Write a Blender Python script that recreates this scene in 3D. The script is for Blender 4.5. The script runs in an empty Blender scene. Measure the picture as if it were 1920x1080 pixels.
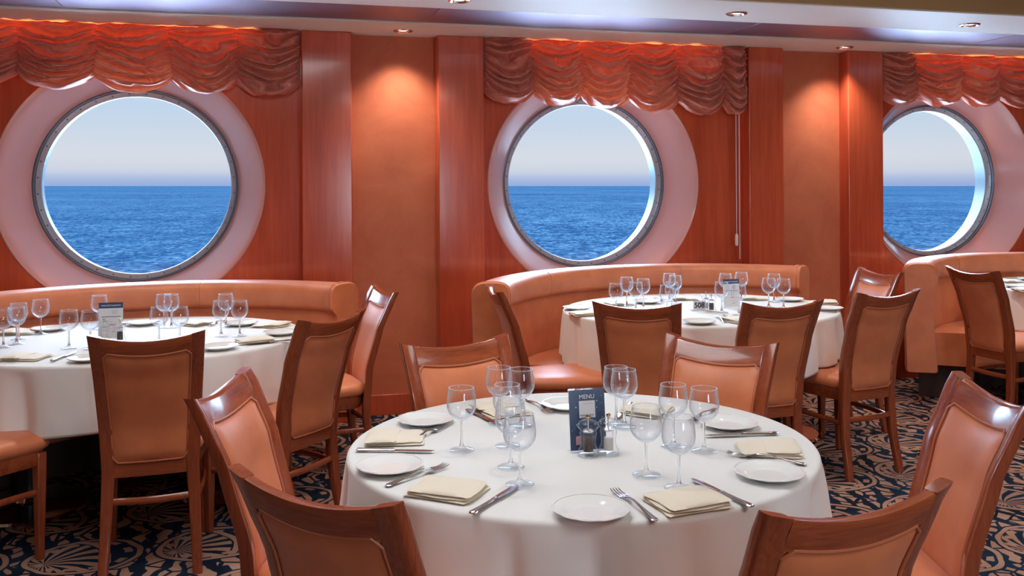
import bpy, bmesh, math, random
from mathutils import Vector, Matrix, noise
random.seed(7)
PI = math.pi
C = bpy.context.scene.collection
SC = bpy.context.scene

# ------------------------------------------------------------------ camera, sky, lights, exposure
F, HC = 1700.0, 1.45
ROLL, TH = math.radians(.35), math.radians(15)
cd = bpy.data.cameras.new('camera'); cam = bpy.data.objects.new('camera', cd); C.objects.link(cam)
cd.sensor_width = 36; cd.lens = F/1920*36; cd.shift_y = -192/1920; cd.clip_end = 60000; cd.clip_start = .05
cam.location = (0, 0, HC)
cam.rotation_euler = (Matrix.Rotation(PI/2, 3, 'X') @ Matrix.Rotation(-ROLL, 3, 'Z')).to_euler()
SC.camera = cam
SC.view_settings.view_transform = 'Standard'; SC.view_settings.look = 'None'
SC.view_settings.gamma = 1; SC.view_settings.use_curve_mapping = False
SC.view_settings.exposure = 0.08
SC.cycles.max_bounces = 10; SC.cycles.transparent_max_bounces = 24; SC.cycles.transmission_bounces = 10
SC.cycles.diffuse_bounces = 4; SC.cycles.glossy_bounces = 5; SC.cycles.sample_clamp_indirect = 6
SC.cycles.caustics_reflective = False; SC.cycles.caustics_refractive = True; SC.cycles.blur_glossy = .6
SC.cycles.use_denoising = True

def at(x, y, z):                       # photograph pixel + height -> place in the room
    dx, dy = x-960, y-348; c, s = math.cos(ROLL), math.sin(ROLL)
    dx, dy = dx*c-dy*s, dy*c+dx*s
    Z = F*(HC-z)/dy
    return Vector((dx*Z/F, Z, z))
UX, UY = math.cos(TH), math.sin(TH)
def W(u, s, z=0.0):                    # wall coordinates: u along the window wall, s distance towards it
    return Vector((u*UX - s*UY, u*UY + s*UX, z))

# world: hazy sky over the sea, brighter high up
w = bpy.data.worlds.new('sky'); SC.world = w; w.use_nodes = True
nt = w.node_tree; nt.nodes.clear()
def N(nt, t, **k):
    n = nt.nodes.new(t)
    for a, v in k.items(): setattr(n, a, v)
    return n
tc = N(nt, 'ShaderNodeTexCoord'); sep = N(nt, 'ShaderNodeSeparateXYZ'); rot = N(nt, 'ShaderNodeVectorRotate', rotation_type='Y_AXIS')
rot.inputs['Angle'].default_value = -ROLL
nt.links.new(tc.outputs['Generated'], rot.inputs['Vector']); nt.links.new(rot.outputs[0], sep.inputs[0])
mr = N(nt, 'ShaderNodeMapRange'); mr.inputs[1].default_value = -.1; mr.inputs[2].default_value = .9
nt.links.new(sep.outputs[2], mr.inputs[0])
cr = N(nt, 'ShaderNodeValToRGB'); nt.links.new(mr.outputs[0], cr.inputs[0])
stops = [(0, (.20, .33, .66)), (.1, (.30, .42, .72)), (.108, (.43, .51, .72)), (.115, (.62, .66, .75)), (.13, (.70, .72, .77)),
         (.17, (.58, .68, .80)), (.22, (.48, .66, .84)), (.27, (4, 5.4, 7.2)), (.36, (12.5, 17, 22.5)), (1.0, (14, 19, 25.5))]
el = cr.color_ramp.elements
while len(el) < len(stops): el.new(.5)
for e, (p, c) in zip(el, stops): e.position = p; e.color = (*c, 1)
bg = N(nt, 'ShaderNodeBackground'); bg.inputs[1].default_value = 1.0
out = N(nt, 'ShaderNodeOutputWorld')
nt.links.new(cr.outputs[0], bg.inputs[0]); nt.links.new(bg.outputs[0], out.inputs[0])

def area(loc, size, power, col=(1, .95, .88), target=(0, 0, -1), sy=None):
    l = bpy.data.lights.new('fill_lamp', 'AREA'); l.energy = power; l.color = col; l.size = size
    if sy: l.shape = 'RECTANGLE'; l.size_y = sy
    o = bpy.data.objects.new('fill_lamp', l); C.objects.link(o); o.location = loc
    o.rotation_euler = Vector(target).to_track_quat('-Z', 'Y').to_euler()
    return o
# unseen fill lamps added at the raised ceiling (z 2.65), above and behind the photographer
for uu, ss, p in ((0, 2.4, 26), (3.2, 2.4, 20), (1.6, -.6, 40)):
    area(W(uu, ss, 2.62), 1.2, p*.8, (.95, .97, 1))
for uu, ss, p in ((-2.3, 3.2, 12), (-.9, 3.0, 12), (.7, 3.2, 22), (2.2, 3.4, 24), (3.9, 3.4, 22), (5.6, 3.6, 22), (-1.5, 2.2, 30), (.82, 2.50, 62), (2.8, 2.9, 18), (4.6, 2.8, 18),
                  (-.6, 1.0, 14), (1.1, .9, 14), (3.0, 1.0, 14)):
    l = bpy.data.lights.new('ceiling_spot', 'SPOT'); l.energy = p*.42; l.color = (.87, .94, 1); l.spot_size = math.radians(115); l.spot_blend = .9; l.shadow_soft_size = .05
    o = bpy.data.objects.new('ceiling_spot', l); C.objects.link(o); o.location = W(uu, ss, 2.62)
# unseen fill lamp added at the back wall, far behind the photographer
for uu in (2.1,): area(W(uu, -4.5, 1.35), 1.2, 75, (.72, .85, 1), W(0, 1, 0))

# ------------------------------------------------------------------ helpers
def tag(o, label=None, cat=None, group=None, kind=None):
    if label: o['label'] = label
    if cat: o['category'] = cat
    if group: o['group'] = group
    if kind: o['kind'] = kind
    return o
def smooth(me, ang=40):
    for p in me.polygons: p.use_smooth = True
    try: me.set_sharp_from_angle(angle=math.radians(ang))
    except Exception: pass
def mesh(name, verts, faces, mat, parent=None, sm=True, ang=40, uvs=None):
    me = bpy.data.meshes.new(name); me.from_pydata([tuple(v) for v in verts], [], faces); me.update()
    bm = bmesh.new(); bm.from_mesh(me); bmesh.ops.recalc_face_normals(bm, faces=bm.faces); bm.to_mesh(me); bm.free()
    if sm: smooth(me, ang)
    for m in (mat if isinstance(mat, (list, tuple)) else [mat]): me.materials.append(m)
    o = bpy.data.objects.new(name, me); C.objects.link(o)
    if parent: o.parent = parent
    return o
def empty(name, loc, rz=0, label=None, cat=None, group=None, kind=None):
    o = bpy.data.objects.new(name, None); C.objects.link(o); o.location = loc; o.rotation_euler = (0, 0, rz)
    o.empty_display_size = .1
    return tag(o, label, cat, group, kind)
def children(o): return [c for c in bpy.data.objects if c.parent == o]
TREE = {}
def copy_tree(o, parent=None):
    if o.name not in TREE: TREE[o.name] = children(o)
    kids = TREE[o.name]
    c = o.copy(); C.objects.link(c); c.parent = parent
    for k in kids: copy_tree(k, c)
    return c
class MB:
    def __init__(s): s.v = []; s.f = []
    def add(s, vs, fs):
        n = len(s.v); s.v += [Vector(v) for v in vs]; s.f += [tuple(i+n for i in f) for f in fs]; return s
    def box(s, x0, x1, y0, y1, z0, z1, M=None):
        vs = [Vector((x, y, z)) for x in (x0, x1) for y in (y0, y1) for z in (z0, z1)]
        if M: vs = [M(v) if callable(M) else M @ v for v in vs]
        return s.add(vs, [(0, 1, 3, 2), (4, 6, 7, 5), (0, 4, 5, 1), (2, 3, 7, 6), (0, 2, 6, 4), (1, 5, 7, 3)])
    def tube(s, pts, r, n=10, cap=True):
        pts = [Vector(p) for p in pts]; rs = r if isinstance(r, (list, tuple)) else [r]*len(pts); b = len(s.v); up = None
        for i, p in enumerate(pts):
            d = (pts[min(i+1, len(pts)-1)]-pts[max(i-1, 0)]).normalized()
            if up is None: up = Vector((0, 0, 1)) if abs(d.z) < .9 else Vector((1, 0, 0))
            a = d.cross(up).normalized(); up = a.cross(d).normalized()
            for k in range(n):
                t = 2*PI*k/n; s.v.append(p + a*math.cos(t)*rs[i] + up*math.sin(t)*rs[i])
        for i in range(len(pts)-1):
            for k in range(n):
                k2 = (k+1) % n; s.f.append((b+i*n+k, b+i*n+k2, b+(i+1)*n+k2, b+(i+1)*n+k))
        if cap: s.f.append(tuple(b+k for k in range(n))[::-1]); s.f.append(tuple(b+(len(pts)-1)*n+k for k in range(n)))
        return s
    def ringloop(s, pts, r, n=8):      # closed tube
        pts = [Vector(p) for p in pts]; m = len(pts); b = len(s.v); cen = sum(pts, Vector())/m
        for i, p in enumerate(pts):
            d = (pts[(i+1) % m]-pts[i-1]).normalized(); o = (p-cen); o = (o-d*o.dot(d)).normalized(); a = d.cross(o).normalized()
            for k in range(n):
                t = 2*PI*k/n; s.v.append(p + o*math.cos(t)*r + a*math.sin(t)*r)
        for i in range(m):
            j = (i+1) % m
            for k in range(n):
                k2 = (k+1) % n; s.f.append((b+i*n+k, b+i*n+k2, b+j*n+k2, b+j*n+k))
        return s
    def loft(s, rings, closed=True, cap=True):
        b = len(s.v); n = len(rings[0])
        for r in rings: s.v += [Vector(p) for p in r]
        for i in range(len(rings)-1):
            for k in range(n if closed else n-1):
                k2 = (k+1) % n; s.f.append((b+i*n+k, b+i*n+k2, b+(i+1)*n+k2, b+(i+1)*n+k))
        if cap: s.f.append(tuple(b+k for k in range(n))[::-1]); s.f.append(tuple(b+(len(rings)-1)*n+k for k in range(n)))
        return s
    def lathe(s, prof, n=40, rim=None, cen=(0, 0)):
        b = len(s.v); idx = []
        for j, (r, z) in enumerate(prof):
            if r < 1e-6: idx.append([len(s.v)]*n); s.v.append(Vector((cen[0], cen[1], z))); continue
            row = []
            for k in range(n):
                t = 2*PI*k/n; rr = r*(rim(t, r, z) if rim else 1); row.append(len(s.v)); s.v.append(Vector((cen[0]+rr*math.cos(t), cen[1]+rr*math.sin(t), z)))
            idx.append(row)
        for j in range(len(prof)-1):
            for k in range(n):
                k2 = (k+1) % n; q = [idx[j][k], idx[j][k2], idx[j+1][k2], idx[j+1][k]]
                q = [x for i, x in enumerate(q) if x not in q[:i]]
                if len(q) > 2: s.f.append(tuple(q))
        return s
    def build(s, name, mat, parent=None, bevel=0, ang=40, sm=True, seg=2):
        o = mesh(name, s.v, s.f, mat, parent, sm, ang)
        if bevel:
            m = o.modifiers.new('bevel', 'BEVEL'); m.width = bevel; m.segments = seg; m.limit_method = 'ANGLE'; m.angle_limit = math.radians(35)
        return o

# ------------------------------------------------------------------ materials
def mat(name): 
    m = bpy.data.materials.new(name); m.use_nodes = True; nt = m.node_tree
    return m, nt, nt.nodes['Principled BSDF']
def setp(b, **k):
    for a, v in k.items():
        a = a.replace('_', ' ')
        b.inputs[a].default_value = (*v, 1) if isinstance(v, tuple) and len(v) == 3 else v
def simple(name, col, rough=.5, **k):
    m, nt, b = mat(name); setp(b, Base_Color=col, Roughness=rough, **k); return m
def ramp(nt, fac, stops, interp='LINEAR'):
    r = N(nt, 'ShaderNodeValToRGB'); r.color_ramp.interpolation = interp; e = r.color_ramp.elements
    while len(e) < len(stops): e.new(.5)
    for q, (p, c) in zip(e, stops): q.position = p; q.color = (*c, 1) if len(c) == 3 else c
    nt.links.new(fac, r.inputs[0]); return r.outputs[0]
def noise_tex(nt, vec, scale, detail=4, rough=.5, dist=0, mapping=None):
    if mapping:
        mp = N(nt, 'ShaderNodeMapping'); mp.inputs['Scale'].default_value = mapping; nt.links.new(vec, mp.inputs[0]); vec = mp.outputs[0]
    n = N(nt, 'ShaderNodeTexNoise'); n.inputs['Scale'].default_value = scale; n.inputs['Detail'].default_value = detail
    n.inputs['Roughness'].default_value = rough; n.inputs['Distortion'].default_value = dist
    nt.links.new(vec, n.inputs['Vector']); return n.outputs[0]
def bump(nt, b, h, strength, dist=.001):
    n = N(nt, 'ShaderNodeBump'); n.inputs['Strength'].default_value = strength; n.inputs['Distance'].default_value = dist
    nt.links.new(h, n.inputs['Height']); nt.links.new(n.outputs[0], b.inputs['Normal'])
def objc(nt): return N(nt, 'ShaderNodeTexCoord').outputs['Object']

def wood(name, c0, c1, c2, stretch, rough=.2, scale=1.0, coat=.6):
    m, nt, b = mat(name); o = objc(nt)
    n1 = noise_tex(nt, o, 6*scale, 6, .6, .4, stretch)
    n2 = noise_tex(nt, o, 1.3*scale, 3, .5, .2, tuple(.3+.7*v for v in stretch))
    mx = N(nt, 'ShaderNodeMath', operation='MULTIPLY_ADD'); nt.links.new(n2, mx.inputs[0]); mx.inputs[1].default_value = .5
    ad = N(nt, 'ShaderNodeMath', operation='MULTIPLY'); nt.links.new(n1, ad.inputs[0]); ad.inputs[1].default_value = .5
    nt.links.new(ad.outputs[0], mx.inputs[2])
    nt.links.new(ramp(nt, mx.outputs[0], [(.32, c0), (.5, c1), (.68, c2)]), b.inputs['Base Color'])
    setp(b, Roughness=rough, Coat_Weight=coat, Coat_Roughness=.08, Specular_IOR_Level=.5)
    return m
M = {}
M['chair_wood'] = wood('chair_cherry_wood', (.20, .036, .013), (.30, .060, .020), (.39, .088, .028), (14, 14, .9), .25, 1.6)
M['chair_wood_x'] = wood('chair_cherry_wood_crosswise', (.21, .038, .013), (.33, .068, .021), (.43, .100, .030), (.9, 14, 14), .25, 1.6)
M['wall_wood'] = wood('wall_cherry_veneer', (.44, .066, .030), (.58, .096, .042), (.70, .135, .060), (5, 5, .35), .16, 1.0, .5)
def leather():
    m, nt, b = mat('orange_leatherette'); o = objc(nt)
    n = noise_tex(nt, o, 9, 3); nt.links.new(ramp(nt, n, [(.35, (.62, .178, .072)), (.65, (.72, .220, .088))]), b.inputs['Base Color'])
    v = N(nt, 'ShaderNodeTexVoronoi'); v.inputs['Scale'].default_value = 420; nt.links.new(o, v.inputs['Vector'])
    bump(nt, b, v.outputs[0], .25, .0006); setp(b, Roughness=.42, Specular_IOR_Level=.5, Sheen_Weight=.15, Sheen_Roughness=.4)
    return m
M['leather'] = leather()
M['piping'] = simple('leatherette_piping', (.50, .15, .065), .4)
def suede():
    m, nt, b = mat('rust_wall_fabric'); o = objc(nt)
    n = noise_tex(nt, o, 3.2, 8, .65, .6); nt.links.new(ramp(nt, n, [(.3, (.52, .120, .050)), (.7, (.66, .185, .080))]), b.inputs['Base Color'])
    n2 = noise_tex(nt, o, 300, 2); bump(nt, b, n2, .2, .001); setp(b, Roughness=.65, Sheen_Weight=.2); return m
M['wall_fabric'] = suede()
def linen(name, col, tr=0):
    m, nt, b = mat(name); o = objc(nt)
    a = noise_tex(nt, o, 900, 2, .5, 0, (1, .12, 1)); c = noise_tex(nt, o, 900, 2, .5, 0, (.12, 1, 1))
    ad = N(nt, 'ShaderNodeMath', operation='ADD'); nt.links.new(a, ad.inputs[0]); nt.links.new(c, ad.inputs[1])
    bump(nt, b, ad.outputs[0], .15, .0006)
    setp(b, Base_Color=col, Roughness=.75, Sheen_Weight=.25, Specular_IOR_Level=.25); return m
M['cloth'] = linen('ivory_tablecloth', (.80, .78, .75))
M['napkin'] = linen('cream_napkin', (.82, .72, .57))
M['china'] = simple('glazed_china', (.84, .83, .81), .12, Specular_IOR_Level=.4)
M['steel'] = simple('polished_cutlery', (.72, .72, .73), .16, Metallic=1.0)
M['chrome'] = simple('chrome', (.8, .8, .82), .08, Metallic=1.0)
M['dark_metal'] = simple('black_metal', (.02, .02, .022), .35, Metallic=.6)
M['brass'] = simple('gold_metal', (.75, .5, .28), .15, Metallic=1.0)
M['frame'] = simple('window_frame_grey', (.16, .19, .25), .35, Metallic=.4)
M['frame_in'] = simple('window_frame_pale', (.50, .58, .68), .3, Metallic=.3)
M['hull'] = simple('blue_grey_hull_paint', (.035, .055, .065), .35)
M['surround'] = simple('beige_window_surround', (.80, .45, .43), .3, Coat_Weight=1.0, Coat_Roughness=.12, Coat_IOR=1.8)
M['cream'] = simple('cream_ceiling_paint', (.90, .88, .82), .5)
M['tan'] = simple('tan_ceiling_paint', (.50, .32, .15), .6)
M['dark_panel'] = simple('dark_lacquer_panel', (.30, .25, .33), .45, Metallic=.85)
M['ring'] = simple('aluminium_trim', (.7, .65, .65), .25, Metallic=1.0)
M['plinth'] = simple('dark_plinth', (.07, .04, .03), .8)
M['pepper'] = simple('peppercorns', (.07, .035, .02), .8)
M['salt'] = simple('salt', (.85, .80, .74), .9)
M['ink'] = simple('black_ink', (.02, .02, .025), .6)
M['navy'] = simple('navy_card', (.035, .07, .16), .35)
M['paper'] = simple('white_card', (.80, .80, .82), .5)
M['greytext'] = simple('grey_ink', (.30, .30, .34), .6)
M['red'] = simple('red_ink', (.55, .05, .05), .5)
M['white'] = simple('white_print', (.85, .87, .9), .5)
M['cord'] = simple('white_cord', (.8, .8, .85), .4)
M['room'] = simple('back_of_room_wall', (.46, .17, .09), .5)
def lamp(name, col, st):
    m, nt, b = mat(name); setp(b, Base_Color=(.9, .9, .9), Emission_Color=col, Emission_Strength=st); return m
M['lens'] = lamp('lit_downlight', (1, .95, .85), 14)
M['strip'] = lamp('warm_strip_lamp', (1, .42, .12), 13)
def glassy(name, tint=(1, 1, 1), k=0.0, edge=.60, pw=2.4):
    m, nt, b = mat(name); nt.nodes.remove(b); L = nt.links
    g = N(nt, 'ShaderNodeBsdfGlass'); g.inputs['IOR'].default_value = 1.45; g.inputs['Color'].default_value = (*tint, 1); g.inputs['Roughness'].default_value = 0
    t = N(nt, 'ShaderNodeBsdfTransparent'); t.inputs[0].default_value = (.985, .99, 1, 1)
    gl = N(nt, 'ShaderNodeBsdfGlossy'); gl.inputs['Roughness'].default_value = .03
    lf = N(nt, 'ShaderNodeLayerWeight'); lf.inputs[0].default_value = .5
    fp = N(nt, 'ShaderNodeMath', operation='POWER'); L.new(lf.outputs['Facing'], fp.inputs[0]); fp.inputs[1].default_value = 4
    fr = N(nt, 'ShaderNodeMath', operation='MULTIPLY_ADD'); L.new(fp.outputs[0], fr.inputs[0]); fr.inputs[1].default_value = .8; fr.inputs[2].default_value = .035
    tg = N(nt, 'ShaderNodeMixShader'); L.new(fr.outputs[0], tg.inputs[0]); L.new(t.outputs[0], tg.inputs[1]); L.new(gl.outputs[0], tg.inputs[2])
    a = N(nt, 'ShaderNodeMixShader'); a.inputs[0].default_value = k; L.new(tg.outputs[0], a.inputs[1]); L.new(g.outputs[0], a.inputs[2])
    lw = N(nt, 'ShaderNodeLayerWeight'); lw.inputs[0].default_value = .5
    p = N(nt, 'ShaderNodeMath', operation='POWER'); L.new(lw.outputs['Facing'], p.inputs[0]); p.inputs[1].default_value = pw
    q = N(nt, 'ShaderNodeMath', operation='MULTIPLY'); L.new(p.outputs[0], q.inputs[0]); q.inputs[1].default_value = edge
    d = N(nt, 'ShaderNodeBsdfDiffuse'); d.inputs[0].default_value = (.78, .86, .95, 1); tr = N(nt, 'ShaderNodeBsdfTranslucent'); tr.inputs[0].default_value = (.78, .86, .95, 1)  # pale haze painted on grazing edges as bright glass outlines
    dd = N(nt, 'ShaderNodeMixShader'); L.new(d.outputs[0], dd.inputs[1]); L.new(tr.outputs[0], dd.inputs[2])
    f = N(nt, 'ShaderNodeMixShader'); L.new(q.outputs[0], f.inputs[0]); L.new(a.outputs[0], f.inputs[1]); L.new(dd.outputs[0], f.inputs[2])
    L.new(f.outputs[0], nt.nodes['Material Output'].inputs[0]); return m
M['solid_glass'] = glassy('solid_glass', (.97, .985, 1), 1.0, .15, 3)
M['glass_rim'] = glassy('painted_highlight_rim', (1, 1, 1), 0, .85, .6)  # rim highlight painted in as pale colour
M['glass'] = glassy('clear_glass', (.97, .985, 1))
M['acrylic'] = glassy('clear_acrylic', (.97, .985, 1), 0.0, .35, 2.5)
def pane():
    m, nt, b = mat('window_glass'); nt.nodes.remove(b)
    t = N(nt, 'ShaderNodeBsdfTransparent'); t.inputs[0].default_value = (.97, .985, 1, 1)
    g = N(nt, 'ShaderNodeBsdfGlossy'); g.inputs['Roughness'].default_value = .02
    f = N(nt, 'ShaderNodeFresnel'); f.inputs[0].default_value = 1.25; mx = N(nt, 'ShaderNodeMixShader')
    nt.links.new(f.outputs[0], mx.inputs[0]); nt.links.new(t.outputs[0], mx.inputs[1]); nt.links.new(g.outputs[0], mx.inputs[2])
    nt.links.new(mx.outputs[0], nt.nodes['Material Output'].inputs[0]); return m
M['pane'] = pane()
def valance_mat():
    m, nt, b = mat('terracotta_silk'); o = objc(nt)
    n = noise_tex(nt, o, 14, 4); nt.links.new(ramp(nt, n, [(.3, (.64, .200, .130)), (.7, (.78, .275, .185))]), b.inputs['Base Color'])
    setp(b, Roughness=.42, Sheen_Weight=.3, Specular_IOR_Level=.45)
    t = N(nt, 'ShaderNodeBsdfTranslucent'); t.inputs[0].default_value = (.75, .16, .05, 1)
    mx = N(nt, 'ShaderNodeMixShader'); mx.inputs[0].default_value = .15
    nt.links.new(b.outputs[0], mx.inputs[1]); nt.links.new(t.outputs[0], mx.inputs[2]); nt.links.new(mx.outputs[0], nt.nodes['Material Output'].inputs[0])
    return m
M['valance'] = valance_mat()
def sea_mat():
    m, nt, b = mat('sea_water'); g = N(nt, 'ShaderNodeNewGeometry').outputs['Position']
    n1 = noise_tex(nt, g, .09, 7, .8, .2, (1, .5, 1)); n2 = noise_tex(nt, g, .75, 4, .7, .2, (1, .45, 1)); n3 = noise_tex(nt, g, .006, 4, .6, .3, (.5, .6, 1))
    a = N(nt, 'ShaderNodeMath', operation='MULTIPLY_ADD'); nt.links.new(n2, a.inputs[0]); a.inputs[1].default_value = .55
    a2 = N(nt, 'ShaderNodeMath', operation='MULTIPLY_ADD'); nt.links.new(n1, a2.inputs[0]); a2.inputs[1].default_value = .30
    a3 = N(nt, 'ShaderNodeMath', operation='MULTIPLY'); nt.links.new(n3, a3.inputs[0]); a3.inputs[1].default_value = .15
    nt.links.new(a3.outputs[0], a2.inputs[2]); nt.links.new(a2.outputs[0], a.inputs[2])
    nt.links.new(ramp(nt, a.outputs[0], [(.42, (.0015, .0056, .0132)), (.5, (.0048, .0130, .0250)), (.58, (.016, .030, .042))]), b.inputs['Base Color'])
    d = N(nt, 'ShaderNodeBsdfDiffuse'); c_ = b.inputs['Base Color'].links[0].from_socket; nt.links.new(c_, d.inputs[0])
    nt.nodes.remove(b); nt.links.new(d.outputs[0], nt.nodes['Material Output'].inputs[0]); return m
M['sea'] = sea_mat()
def bounce_mat():
    m, nt, b = mat('white_bounce_sheet'); g = N(nt, 'ShaderNodeNewGeometry').outputs['Position']
    nt.links.new(ramp(nt, noise_tex(nt, g, .12, 6, .7), [(.3, (.45, .60, .66)), (.5, (.88, .92, .93))]), b.inputs['Base Color']); setp(b, Roughness=.8); return m
M['bounce'] = bounce_mat()

def carpet_mat():
    m, nt, b = mat('patterned_carpet'); L = nt.links
    pos = objc(nt)
    def ma(op, a, c=None, d=None, clamp=False):
        n = N(nt, 'ShaderNodeMath', operation=op); n.use_clamp = clamp
        for i, v in enumerate((a, c, d)):
            if v is None: continue
            if isinstance(v, (int, float)): n.inputs[i].default_value = v
            else: L.new(v, n.inputs[i])
        return n.outputs[0]
    wn = N(nt, 'ShaderNodeTexNoise'); wn.inputs['Scale'].default_value = 5; L.new(pos, wn.inputs['Vector'])
    vm = N(nt, 'ShaderNodeVectorMath', operation='MULTIPLY_ADD'); L.new(wn.outputs[1], vm.inputs[0]); vm.inputs[1].default_value = (.05, .05, 0); L.new(pos, vm.inputs[2])
    rt = N(nt, 'ShaderNodeVectorRotate', rotation_type='Z_AXIS'); rt.inputs['Angle'].default_value = math.radians(-15); L.new(vm.outputs[0], rt.inputs[0])
    sp = N(nt, 'ShaderNodeSeparateXYZ'); L.new(rt.outputs[0], sp.inputs[0]); x, y = sp.outputs[0], sp.outputs[1]
    S = .46
    yr = ma('DIVIDE', y, S); row = ma('FLOOR', yr)
    xr = ma('ADD', ma('DIVIDE', x, S*1.05), ma('MULTIPLY', row, .37))
    px = ma('SUBTRACT', ma('FRACT', xr), .5); py = ma('SUBTRACT', ma('FRACT', yr), .5)
    r = ma('SQRT', ma('ADD', ma('MULTIPLY', ma('MULTIPLY', px, px), 1.0), ma('MULTIPLY', ma('MULTIPLY', py, py), 1.5)))
    th = ma('ARCTAN2', py, px)
    rr = ma('MULTIPLY_ADD', ma('COSINE', th), -.05, r)                      # teardrop
    def band(v, c, hw): return ma('LESS_THAN', ma('ABSOLUTE', ma('SUBTRACT', v, c)), hw)
    ring = band(rr, .42, .024)
    inside = ma('LESS_THAN', rr, .39)
    # shell fan: lines radiating from a point low left in the motif
    qx = ma('ADD', px, .22); qy = ma('ADD', py, .10)
    qa = ma('ARCTAN2', qy, qx); qr = ma('SQRT', ma('ADD', ma('MULTIPLY', qx, qx), ma('MULTIPLY', qy, qy)))
    fan = ma('GREATER_THAN', ma('SINE', ma('MULTIPLY_ADD', qa, 17, ma('MULTIPLY', qr, 14))), -.05)
    fanzone = ma('LESS_THAN', qr, .42); fanring = band(qr, .46, .025)
    scal = ma('GREATER_THAN', ma('SINE', ma('MULTIPLY', th, 11)), .1); scz = band(rr, .335, .03)
    inn = ma('MAXIMUM', ma('MULTIPLY', fan, fanzone), ma('MAXIMUM', fanring, ma('MULTIPLY', scal, scz)))
    inn = ma('MULTIPLY', inn, inside)
    # leaves between the shells
    wv = N(nt, 'ShaderNodeTexWave'); wv.inputs['Scale'].default_value = 3.4; wv.inputs['Distortion'].default_value = 9; wv.inputs['Detail'].default_value = 2.2; wv.inputs['Detail Scale'].default_value = 1.6
    L.new(rt.outputs[0], wv.inputs['Vector'])
    vo = N(nt, 'ShaderNodeTexVoronoi', feature='DISTANCE_TO_EDGE'); vo.inputs['Scale'].default_value = 9; L.new(rt.outputs[0], vo.inputs['Vector'])
    leaf = ma('MULTIPLY', ma('GREATER_THAN', wv.outputs[1], .40), ma('GREATER_THAN', vo.outputs[0], .05))
    outm = ma('GREATER_THAN', rr, .47)
    tot = ma('MAXIMUM', ring, ma('MAXIMUM', inn, ma('MULTIPLY', leaf, outm)))
    fz = noise_tex(nt, pos, 500, 2); 
    dk = ramp(nt, noise_tex(nt, pos, 4, 2), [(.4, (.012, .016, .030)), (.6, (.014, .030, .060))])
    lt = ramp(nt, noise_tex(nt, pos, 2.5, 2), [(.4, (.40, .21, .14)), (.6, (.52, .29, .20))])
    mx = N(nt, 'ShaderNodeMix', data_type='RGBA'); L.new(tot, mx.inputs[0]); L.new(dk, mx.inputs[6]); L.new(lt, mx.inputs[7])
    L.new(mx.outputs[2], b.inputs['Base Color']); bump(nt, b, fz, .6, .004); setp(b, Roughness=.95, Specular_IOR_Level=.1)
    return m
M['carpet'] = carpet_mat()

# ------------------------------------------------------------------ setting: shell
def struct(o, n=None): o['kind'] = 'structure'; return o
def wbox(mb, u0, u1, s0, s1, z0, z1): return mb.box(u0, u1, s0, s1, z0, z1, lambda v: W(v.x, v.y, v.z))
UL, UR, SB, SW = -4.2, 9.2, -4.6, 5.765            # room extents; SW = window wall face
SP, SF, SG = 5.66, 5.77, 5.985                     # pilaster face, fabric panel face, window frame plane
ZC = 2.405
b_ = MB(); wbox(b_, UL, UR, SB, 6.2, -.1, 0); struct(b_.build('floor', M['carpet'], sm=False))
b_ = MB(); wbox(b_, UL, UR, SB, 4.27, 2.65, 2.75); struct(b_.build('ceiling', M['tan'], sm=False))
b_ = MB(); wbox(b_, UL, UR, 4.27, 4.81, ZC, 2.75); wbox(b_, UL, UR, 5.29, SF, ZC, 2.75); wbox(b_, UL, UR, 4.81, 5.29, 2.43, 2.75)
for a in ((SF, 6.0),): wbox(b_, UL, UR, a[0], a[1], ZC+.0, 2.75)
struct(b_.build('ceiling_soffit', M['cream'], bevel=.006)); 
b_ = MB(); wbox(b_, UL, UR, 4.262, 4.269, 2.412, 2.65); struct(b_.build('trim_9', M['tan'], sm=False))
b_ = MB()
seams = [UL, -3.0, -1.05, .90, 2.85, 4.72, 6.6, 8.4, UR]
for a, c in zip(seams, seams[1:]): wbox(b_, a+.003, c-.003, 4.812, 5.288, 2.415, 2.428)
struct(b_.build('trim_1', M['dark_panel'], sm=False))
b_ = MB()
for a in seams[1:-1]: wbox(b_, a-.0029, a+.0029, 4.812, 5.288, 2.4135, 2.42)
struct(b_.build('trim_2', M['ring'], sm=False))
b_ = MB(); wbox(b_, UL-.1, UL, SB, 6.0, 0, 2.75); struct(b_.build('wall_left', M['room'], sm=False))
b_ = MB(); wbox(b_, UR, UR+.1, SB, 6.0, 0, 2.75); struct(b_.build('wall_right', M['room'], sm=False))
b_ = MB(); wbox(b_, UL-.1, UR+.1, SB-.1, SB, 0, 2.75); struct(b_.build('wall_back', M['room'], sm=False))

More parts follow.
